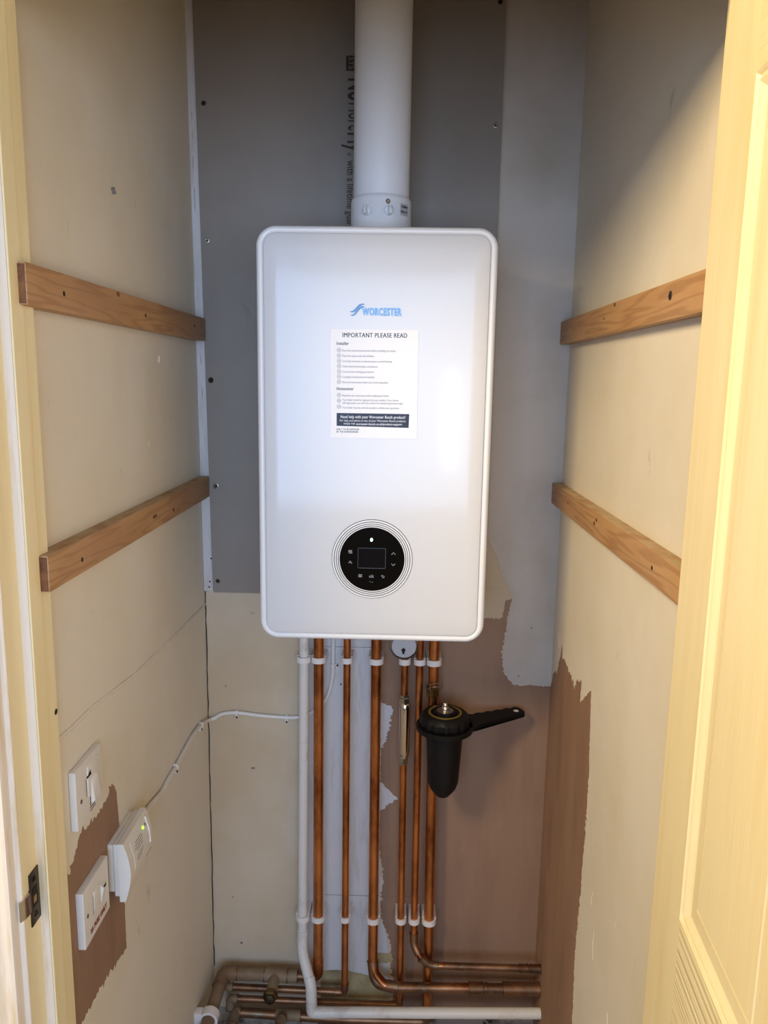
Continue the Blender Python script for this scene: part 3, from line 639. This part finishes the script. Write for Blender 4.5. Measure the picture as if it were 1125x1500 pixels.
# 7 last thick pipe
p6 = thing('copper_pipe', 'rightmost thick copper pipe behind the black filter', 'pipe', (.0865, YV, .01))
obj('tube', sweep(B(), [(.0800, YV, 1.0225), (.0882, YV, .03)], R22, 24), 'copper', p6)
obj('tube', sweep(B(), [(.068, YV, .0075), (-.10, YV, .0065), (-.352, YV, .0165)], R22, 24), 'copperdull', p6)
fitting(p6, (.0882, YV, .040), (.055, YV, .0075), R22, 'copperdull', 'elbow', False, .02, (.0885, YV, .0085))
fitting(p6, (-.345, YV, .0163), (-.358, -.085, .0160), R22, 'dusty', 'elbow', True, .02, (-.3585, YV, .0165))
obj('tube', sweep(B(), [(-.358, -.08, .0160), (-.366, -.30, .0160)], R22, 24), 'dusty', p6)
fitting(p6, (-.265, YV, .0138), (-.205, YV, .0118), R22, 'dusty', 'tee')
o = obj('branch', sweep(B(), rounded([(-.2455, YV, .013), (-.2465, YV - .022, .0255), (-.2560, -.16, .030), (-.262, -.30, .030)], .016), R22 - .001, 20), 'dusty', p6)
fitting(p6, (-.2468, -.072, .0262), (-.2495, -.100, .0275), R22 - .001, 'dusty', 'coupling')

# pipe clips
def clip(x, z_, r, label, group):
    t = thing('pipe_clip', label, 'pipe clip', (x, -.02, z_ - .007))
    bm = B(); hw = r + .0048
    prism(bm, [(x - hw, 0, z_ + .0075), (x + hw, 0, z_ + .0075), (x + hw, YV - .001, z_ + .0075), (x + r, YV + .001, z_ + .0075), (x + r * .85, YV + r * .6, z_ + .0075), (x, YV + r * 1.02, z_ + .0075), (x - r * .85, YV + r * .6, z_ + .0075), (x - r, YV + .001, z_ + .0075), (x - hw, YV - .001, z_ + .0075)], (0, 0, -.015))
    obj('base', bm, 'clip', t)
    bm = B(); n = 16; A_ = [PI + PI * j / n for j in range(n + 1)]
    out = [(x + (r + .0048) * math.cos(a), YV + (r + .0042) * math.sin(a)) for a in A_]; inn = [(x + (r + .0006) * math.cos(a), YV + (r + .0006) * math.sin(a)) for a in A_]
    prism(bm, [(u, v, z_ + .0062) for u, v in out + inn[::-1]], (0, 0, -.0124)); obj('snap_band', bm, 'clip', t)
rowinfo = [('directly under the boiler', 'upper row of pipe clips under the boiler'), ('near the floor', 'lower row of pipe clips near the floor')]
cl = [((-.1971, -.2003), .0105, 'holding the white waste pipe'), ((-.1649, -.1653), R22, 'on the thick copper pipe beside the waste pipe'), ((-.1045, -.1040), R15, 'on the second copper pipe from the left'), ((-.0422, -.0404), R22, 'on the thick copper pipe in the middle'),
      ((.0188, .0224), R15, 'on the pipe with the chrome scale reducer'), ((.0509, .0527), R15, 'on the thin pipe right of the reducer'), ((.0812, .0864), R22, 'on the rightmost thick copper pipe')]
for k_, z_ in enumerate((.886, .270)):
    for (xs, r, s_) in cl: clip(xs[k_], z_, r, 'white clip %s, %s' % (s_, rowinfo[k_][0]), rowinfo[k_][1])
t = thing('pipe_clip', 'large dusty white clip on the pipe in the bottom left corner', 'pipe clip', (-.389, -.155, .09))
obj('snap_band', lathe(B(), [(R28 + .0005, 0), (R28 + .006, 0), (R28 + .006, .020), (R28 + .0005, .020)], (-.3868, -.158, .1166), (-.02, -1, -.02), 28, cap=False), 'clip', t)
obj('base', box(B(), (XL, -.178, .101), (-.402, -.158, .132), .002), 'clip', t)

# chrome scale reducer
sr = thing('scale_reducer', 'chrome inline scale reducer clamped on a thin copper pipe', 'pipe fitting', (.0213, YV, .66))
def px4(z_): return .0180 + (.0236 - .0180) * (1.03 - z_) / .98
obj('body', lathe(B(), [(.0088, .668), (.0110, .672), (.0120, .680), (.0120, .778), (.0110, .788), (.0088, .792)], (.0213, YV, 0), (0, 0, 1), 28), 'chrome', sr)
for z0 in (.792, .652):
    o = obj('compression_nut', lathe(B(), [(.0086, 0), (.0118, .0015), (.0118, .0115), (.0096, .0135), (.0096, .018), (.0080, .019)], (px4(z0), YV, z0 if z0 > .7 else z0 + .016), (0, 0, 1 if z0 > .7 else -1), 6), 'steel', sr, smooth=20)
    obj('collar', lathe(B(), [(.0102, 0), (.0102, .005)], (px4(z0), YV, z0 - .002 if z0 > .7 else z0 + .013), (0, 0, 1), 24), 'chrome', sr)

# pressure gauge peeping out under the boiler
g = thing('filling_dial', 'round grey dial with a black keyhole under the boiler', 'gauge', (.0165, -.12, .915))
gc = V((.0158, -.115, .9445)); ax = V((0, -1, -.12))
obj('face', lathe(B(), [(.024, -.012), (.0262, -.010), (.0262, .0), (.0245, .0030), (.020, .0036), (.004, .0030)], gc, ax, 48), 'gaugeface', g)
obj('rim_ring', lathe(B(), [(.0278, -.004), (.0292, -.003), (.0300, -.001), (.0292, .001), (.0278, .002)], gc, ax, 48, cap=False), 'steel', g)
kc = gc + ax.normalized() * .0035 + V((-.001, 0, -.0085))
bm = lathe(B(), [(.0040, 0), (.0040, .0008)], kc + V((0, 0, .0015)), ax, 20); box(bm, kc + V((-.0022, -.0012, -.0065)), kc + V((.0022, 0, 0)))
obj('keyhole', bm, 'dark', g)
obj('stem', lathe(B(), [(.010, 0), (.010, .075)], gc + V((0, .008, .012)), (0, 0, 1), 20), 'gaugeface', g)

# black magnetic filter
fx, fy = .1035, -.111
mfl = thing('magnetic_filter', 'black magnetic heating filter canister mounted on the rightmost pipe', 'filter', (fx, fy, .612))
obj('canister', lathe(B(), [(.008, .6075), (.014, .609), (.020, .6165), (.0270, .626), (.0318, .640), (.0325, .650), (.0375, .735), (.0378, .755), (.042, .758), (.042, .770)], (fx, fy, 0), (0, 0, 1), 48), 'black', mfl)
bm = B(); n = 96; prof = [(.0495, .7685), (.0508, .772), (.0505, .783), (.0470, .7895), (.0430, .7925), (.0360, .7930)]
rings = []
for (r, h) in prof:
    rings.append([bm.verts.new((fx + (r + (.0022 * max(0, math.cos(16 * 2 * PI * j / n)) ** .5 if h < .785 and math.cos(16 * 2 * PI * j / n) > 0 else 0)) * math.cos(2*PI*j/n), fy + (r + (.0022 if h < .785 and math.cos(16 * 2 * PI * j / n) > 0 else 0)) * math.sin(2*PI*j/n), h)) for j in range(n)])
for a, b in zip(rings, rings[1:]):
    for j in range(n): bm.faces.new((a[j], a[(j+1) % n], b[(j+1) % n], b[j]))
bm.faces.new(rings[0][::-1]); bm.faces.new(rings[-1])
lid = obj('lid', bm, 'black', mfl, smooth=25, label='ribbed black screw lid')
obj('lid_ring', lathe(B(), [(.0345, .7930), (.0345, .7942), (.0318, .7950), (.0300, .7940), (.0300, .7930)], (fx, fy, 0), (0, 0, 1), 48, cap=False), 'gold', lid, label='gold ring')
obj('seal_ring', lathe(B(), [(.0245, .7930), (.0245, .7975), (.0225, .7990), (.0190, .7985), (.0180, .7935)], (fx, fy, 0), (0, 0, 1), 48), 'black', lid)
obj('magnet_plate', lathe(B(), [(.0178, .7930), (.0176, .7978), (.006, .7982)], (fx, fy, 0), (0, 0, 1), 40), 'steel', lid)
vs = obj('bleed_screw', lathe(B(), [(.0075, .798), (.0075, .8045), (.0068, .8055), (.0050, .8055), (.0050, .8120), (.0040, .8135), (.0012, .8135)], (fx, fy, 0), (0, 0, 1), 24), 'chrome', lid)
obj('bracket', box(B(), (.083, -.078, .70), (.115, YV, .755), .004), 'black', mfl)
obj('pipe_union', lathe(B(), [(.0128, .80), (.0150, .803), (.0150, .818), (.0128, .822)], (px4(.8) + .0605, YV, 0), (0, 0, 1), 6), 'oldbrass', mfl, smooth=20)
bm = B()
P = [V((.0840 + .0165 * math.cos(a), YV + .0165 * math.sin(a), .832 + .003 * math.sin(3 * a))) for a in [math.radians(200 + 14 * j) for j in range(12)]]
sweep(bm, P, .0009, 8); sweep(bm, [P[2] + V((0, 0, -.002)), P[2] + V((.002, -.001, -.016))], .0010, 8); sweep(bm, [p + V((.001, -.001, -.007)) for p in P[3:]], .0009, 8)
obj('wire_spring_clip', bm, 'steel', mfl)

# spanner resting round the filter lid
sp = thing('filter_spanner', 'black plastic ring spanner hooked round the filter lid, handle pointing right', 'spanner', (fx, fy, .757))
ang = math.atan2(.075, .160); hd = V((math.cos(ang), math.sin(ang), 0)); hn = V((-hd.y, hd.x, 0)); c = V((fx, fy, .7575))
pts = []; L_ = .1850
for j in range(9):
    a = math.radians(38 - 76 * j / 8); pts.append(c + hd * .0480 * math.cos(a) + hn * .0480 * math.sin(a))
low = [(.0485, -.0360)] + [(L_ * s_, -.034 + .020 * s_) for s_ in (.42, .55, .7, .85)]
tip = [(L_ + .006 * math.cos(a), .0005 + .0165 * math.sin(a)) for a in [math.radians(-80 + 20 * j) for j in range(9)]]
up = []
for j in range(25):
    s_ = 1 - j / 24 * .62; up.append((L_ * s_ - .002, .017 + .010 * (1 - s_) + .0022 * math.cos(j / 24 * 2 * PI * 5)))
for u, v in low + tip + up: pts.append(c + hd * u + hn * v)
bm = prism(B(), pts, (0, 0, .0095)); bmesh.ops.triangulate(bm, faces=[f for f in bm.faces if len(f.verts) > 4], ngon_method='EAR_CLIP')
obj('handle', bm, 'black', sp, smooth=30)
obj('ring', lathe(B(), [(.0435, .752), (.0480, .752), (.0590, .7575), (.0595, .7655), (.0575, .7670), (.0435, .7670), (.0435, .752)], (fx, fy, 0), (0, 0, 1), 64, cap=False), 'black', sp)
hc = c + hd * (L_ - .010) + V((0, 0, .0094))
obj('hanging_hole', lathe(B(), [(.0062, 0), (.0050, .0004), (.0044, .0002)], hc, (0, 0, 1), 20), 'clip', sp, label='pale hole at the end of the handle')

for o_ in (mfl, sp): o_.location.z += .009
# ------------------------------------------------------------------ cable and its clips
cb = [(XL + .0045, -.505, .752), (XL + .0045, -.4362, .7570), (XL + .0045, -.4048, .7548), (XL + .0045, -.345, .7450), (XL + .0045, -.308, .7470), (XL + .0045, -.2607, .7470), (XL + .0045, -.180, .7510), (XL + .0045, -.129, .7515), (XL + .0045, -.0698, .7430), (XL + .0050, -.020, .728), (XL + .016, -.0048, .7270),
      (-.385, -.0045, .7369), (-.3518, -.0045, .741), (-.3015, -.0045, .7359), (-.2405, -.0045, .7326), (-.2101, -.0045, .7351), (-.1827, -.0045, .7471), (-.1600, -.0045, .7680), (-.1460, -.0045, .795), (-.1390, -.0045, .8328), (-.1376, -.0045, .88), (-.1378, -.0045, 1.03)]
def catmull(P, n=6):
    P = [V(p) for p in P]; P = [P[0] * 2 - P[1]] + P + [P[-1] * 2 - P[-2]]; out = []
    for i in range(1, len(P) - 2):
        for j in range(n):
            t_ = j / n; a, b, c_, d = P[i-1:i+3]
            out.append(.5 * ((2 * b) + (c_ - a) * t_ + (2*a - 5*b + 4*c_ - d) * t_**2 + (-a + 3*b - 3*c_ + d) * t_**3))
    out.append(P[-2]); return out
cab = thing('cable', 'white electric cable running from the receiver across the walls up to the boiler', 'cable', (XL + .0045, -.30, .745))
obj('sheath', sweep(B(), catmull(cb), .0043, 12), 'plastic', cab)
def cable_clip(p, tan, wall, label):
    p = V(p); tan = V(tan).normalized(); n = V((1, 0, 0)) if wall == 'L' else V((0, -1, 0)); s = tan.cross(n)
    if s.z > 0: s = -s
    if abs(s.z) < .3: s = V((1, 0, 0))
    t = thing('cable_clip', label, 'cable clip', p - n * .004, 'white nail-in clips along the cable')
    bm = B(); rr = .0060; pts = [p + s * (-.0062) - n * .0043] + [p + s * rr * math.cos(a) + n * rr * math.sin(a) for a in [PI - PI * j / 8 for j in range(9)]] + [p + s * .0125 - n * -.0015, p + s * .0125 - n * .0043]
    prism(bm, [q - tan * .0032 for q in pts], tan * .0064); obj('saddle', bm, 'plastic', t)
    obj('nail', lathe(B(), [(.0024, 0), (.0024, .0010), (.0010, .0014)], p + s * .0100 + n * .0017, n, 14), 'darksteel', t)
cable_clip(cb[1], (0, 1, -.05), 'L', 'small white cable clip just above the receiver')
cable_clip((XL + .0045, -.2607, .7470), (0, 1, .02), 'L', 'small white cable clip halfway along the left wall')
cable_clip((XL + .0045, -.0760, .7440), (0, 1, -.15), 'L', 'small white cable clip on the left wall beside the corner')
cable_clip((-.3518, -.0045, .741), (1, 0, 0), 'B', 'small white cable clip on the back wall nearest the corner')
cable_clip((-.2405, -.0045, .7326), (1, 0, 0), 'B', 'small white cable clip on the back wall left of the waste pipe')
cable_clip((-.1382, -.0045, .858), (0, 0, 1), 'B', 'small white cable clip between the first two copper pipes')

# ------------------------------------------------------------------ switches and receiver on the left wall
RY = (0, 1, 0)
def faceplate(t, yc, zc, w_, h_, th, dn='plastic'):
    bm = B(); x0 = XL + .0003
    r0 = [(yc - w_/2, zc - h_/2), (yc + w_/2, zc - h_/2), (yc + w_/2, zc + h_/2), (yc - w_/2, zc + h_/2)]
    box(bm, (x0, yc - w_/2, zc - h_/2), (XL + th, yc + w_/2, zc + h_/2), .0018, 3)
    return obj('faceplate', bm, dn, t)
t = thing('fused_switch', 'upper white square isolator switch with a large rocker beside the doorway', 'switch', (XL, -.657, .89))
faceplate(t, -.657, .931, .086, .082, .0095)
xf = XL + .0095
o = obj('fuse_carrier', box(B(), (xf - .001, -.664, .918), (xf + .0012, -.626, .962), .0008), 'plastic', t)
bm = B(); prism(bm, [(xf, -.667, .947), (xf, -.6535, .947), (xf, -.657, .955)], (.0016, 0, 0)); obj('finger_notch', bm, 'dark', t)
obj('seam', box(B(), (xf, -.6690, .922), (xf + .0004, -.6682, .946)), 'groove', t)
bm = B()     # rocker: wedge that stands proud at its lower edge
prism(bm, [(xf, -.656, .905), (xf + .0050, -.654, .908), (xf + .0016, -.654, .940), (xf, -.656, .943)], (0, .020, 0))
bmesh.ops.bevel(bm, geom=bm.edges[:], offset=.0006, segments=2, affect='EDGES'); o = obj('rocker', bm, 'plastic', t)
obj('rocker_gap', box(B(), (xf, -.6585, .903), (xf + .0004, -.6570, .938)), 'groove', t)
for y, z_ in ((-.686, .925), (-.627, .933)):
    obj('screw', lathe(B(), [(.0030, 0), (.0028, .0005)], (xf, y, z_), (1, 0, 0), 14), 'smudge', t)
    obj('screw_slot', box(B(), (xf + .0004, y - .0006, z_ - .0028), (xf + .0008, y + .0006, z_ + .0028)), 'dark', t)
for z_, y1 in ((.9005, -.644), (.8965, -.642)): obj('printed_mark', box(B(), (xf, -.660, z_ - .0009), (xf + .0003, y1, z_ + .0009)), 'smudge', t)

t = thing('fused_switch', 'lower white square fused switch with red print, on the bare plaster', 'switch', (XL, -.657, .717))
faceplate(t, -.657, .7585, .086, .083, .0110)
xf = XL + .0110
obj('fuse_carrier', box(B(), (xf - .001, -.668, .752), (xf + .0010, -.648, .780), .0006), 'plastic', t)
obj('seam', box(B(), (xf, -.6705, .748), (xf + .0004, -.6695, .776)), 'smudge', t)
bm = B(); prism(bm, [(xf, -.645, .747), (xf + .0012, -.645, .749), (xf + .0052, -.645, .770), (xf, -.645, .773)], (0, .011, 0)); bmesh.ops.bevel(bm, geom=bm.edges[:], offset=.0004, segments=1, affect='EDGES')
o = obj('rocker', bm, 'plastic', t)
obj('neon_window', box(B(), (xf + .0040, -.6425, .7695), (xf + .0054, -.6365, .7715)), 'dark', o)
for y, z_ in ((-.689, .760), (-.627, .763)):
    obj('screw', lathe(B(), [(.0030, 0), (.0028, .0005)], (xf, y, z_), (1, 0, 0), 14), 'smudge', t)
    obj('screw_slot', box(B(), (xf + .0004, y - .0006, z_ - .0028), (xf + .0008, y + .0006, z_ + .0028)), 'dark', t)
text('printed_text', '3A FUSE ONLY', .0095, (xf + .0004, -.655, .7305), RY, UZ, 'red', t, .03, width=.056, label='red lettering')

t = thing('wireless_receiver', 'white boxy heating receiver with a green light on the left wall', 'receiver', (XL, -.547, .71))
obj('back_box', box(B(), (XL, -.588, .722), (XL + .0085, -.497, .798), .0015), 'receiver', t)
obj('middle_box', box(B(), (XL + .0090, -.590, .716), (XL + .0165, -.495, .800), .002), 'receiver', t)
bm = B(); pts = []      # cover bulges between top and bottom
for j in range(15):
    s_ = j / 14; zz = .709 + .093 * s_; pts.append((XL + .0255 + .0095 * math.sin(PI * s_) , zz))
pr = [(XL + .0170, .709)] + pts + [(XL + .0170, .802)]
prism(bm, [(x, -.592, z_) for x, z_ in pr], (0, .099, 0)); bmesh.ops.bevel(bm, geom=[e for e in bm.edges if e.calc_face_angle(0) > .5], offset=.0020, segments=2, affect='EDGES')
cv = obj('cover', bm, 'receiver', t, smooth=30)
def cx_(z_): return XL + .0255 + .0095 * math.sin(PI * (z_ - .709) / .093)
def cpanel(name, y0, y1, z0, z1, mat, lift, parent):
    bm = B(); n = 6; P = [(cx_(z0 + (z1-z0) * j / n) + lift, z0 + (z1-z0) * j / n) for j in range(n + 1)]
    prism(bm, [(x, y0, z_) for x, z_ in P] + [(P[-1][0] - .0006, y0, P[-1][1]), (P[0][0] - .0006, y0, P[0][1])], (0, y1 - y0, 0)); return obj(name, bm, mat, parent)
cpanel('info_window', -.574, -.506, .750, .795, 'plastic', .0005, cv)
obj('window_lip', sweep(B(), [(cx_(.752) + .0006, -.506, .752), (cx_(.774) + .0006, -.5055, .774), (cx_(.795) + .0006, -.506, .795)], .0016, 8), 'rim', cv)
for (z_, ys) in ((.784, (-.560, -.534)), (.780, (-.563, -.531)), (.776, (-.566, -.533)), (.772, (-.560, -.535)), (.765, (-.562, -.536)), (.761, (-.564, -.538)), (.757, (-.562, -.544))):
    cpanel('printed_mark', ys[0], ys[1], z_ - .00045, z_ + .00045, 'smudge', .0007, cv)
obj('indicator_light', lathe(B(), [(.0024, 0), (.0022, .0016), (.0008, .0026)], (cx_(.7865), -.5235, .7865), (1, 0, .2), 16), 'led', cv, label='lit green indicator')
obj('indicator_light', lathe(B(), [(.0020, 0), (.0019, .0012), (.0008, .0018)], (cx_(.7865), -.5145, .7865), (1, 0, .2), 16), 'steel', cv, label='unlit indicator')
obj('cover_seam', box(B(), (cx_(.735) - .001, -.520, .7345), (cx_(.735) + .0002, -.4935, .7352)), 'groove', cv)

# ------------------------------------------------------------------ strike plate on the door lining
t = thing('strike_plate', 'tarnished metal latch strike plate screwed to the left door lining', 'strike plate', (-.4195, -.80, .838))
XS = -.42
bm = B(); out = [(-.7882, .9045), (-.8100, .9045), (-.8100, .8870), (-.8120, .8850), (-.8120, .8600), (-.8100, .8580), (-.8100, .8380), (-.7882, .8380)]
prism(bm, [(XS, y, z_) for y, z_ in out], (.0015, 0, 0)); obj('plate', bm, 'darksteel', t)
bm = B(); P = [(XS + .0006, -.812), (XS + .0008, -.819), (XS - .0002, -.8255), (XS - .0030, -.8310), (XS - .0045, -.8302), (XS - .0018, -.8250), (XS - .0006, -.819), (XS - .0008, -.812)]
P = [(x + .002, y) for x, y in P]
prism(bm, [(x, y, .860) for x, y in P], (0, 0, .025)); obj('curved_lip', bm, 'chrome', t, label='shinier curved lip')
obj('latch_hole', box(B(), (XS + .0012, -.8055, .8600), (XS + .0018, -.7940, .8840)), 'dark', t)
obj('latch_recess', box(B(), (XS + .0016, -.8045, .8645), (XS + .0020, -.7975, .8735)), 'brass', t)
for z_ in (.8935, .8485): screw_head(t, (XS + .0014, -.799, z_), .0036, 'darksteel', (1, 0, 0))
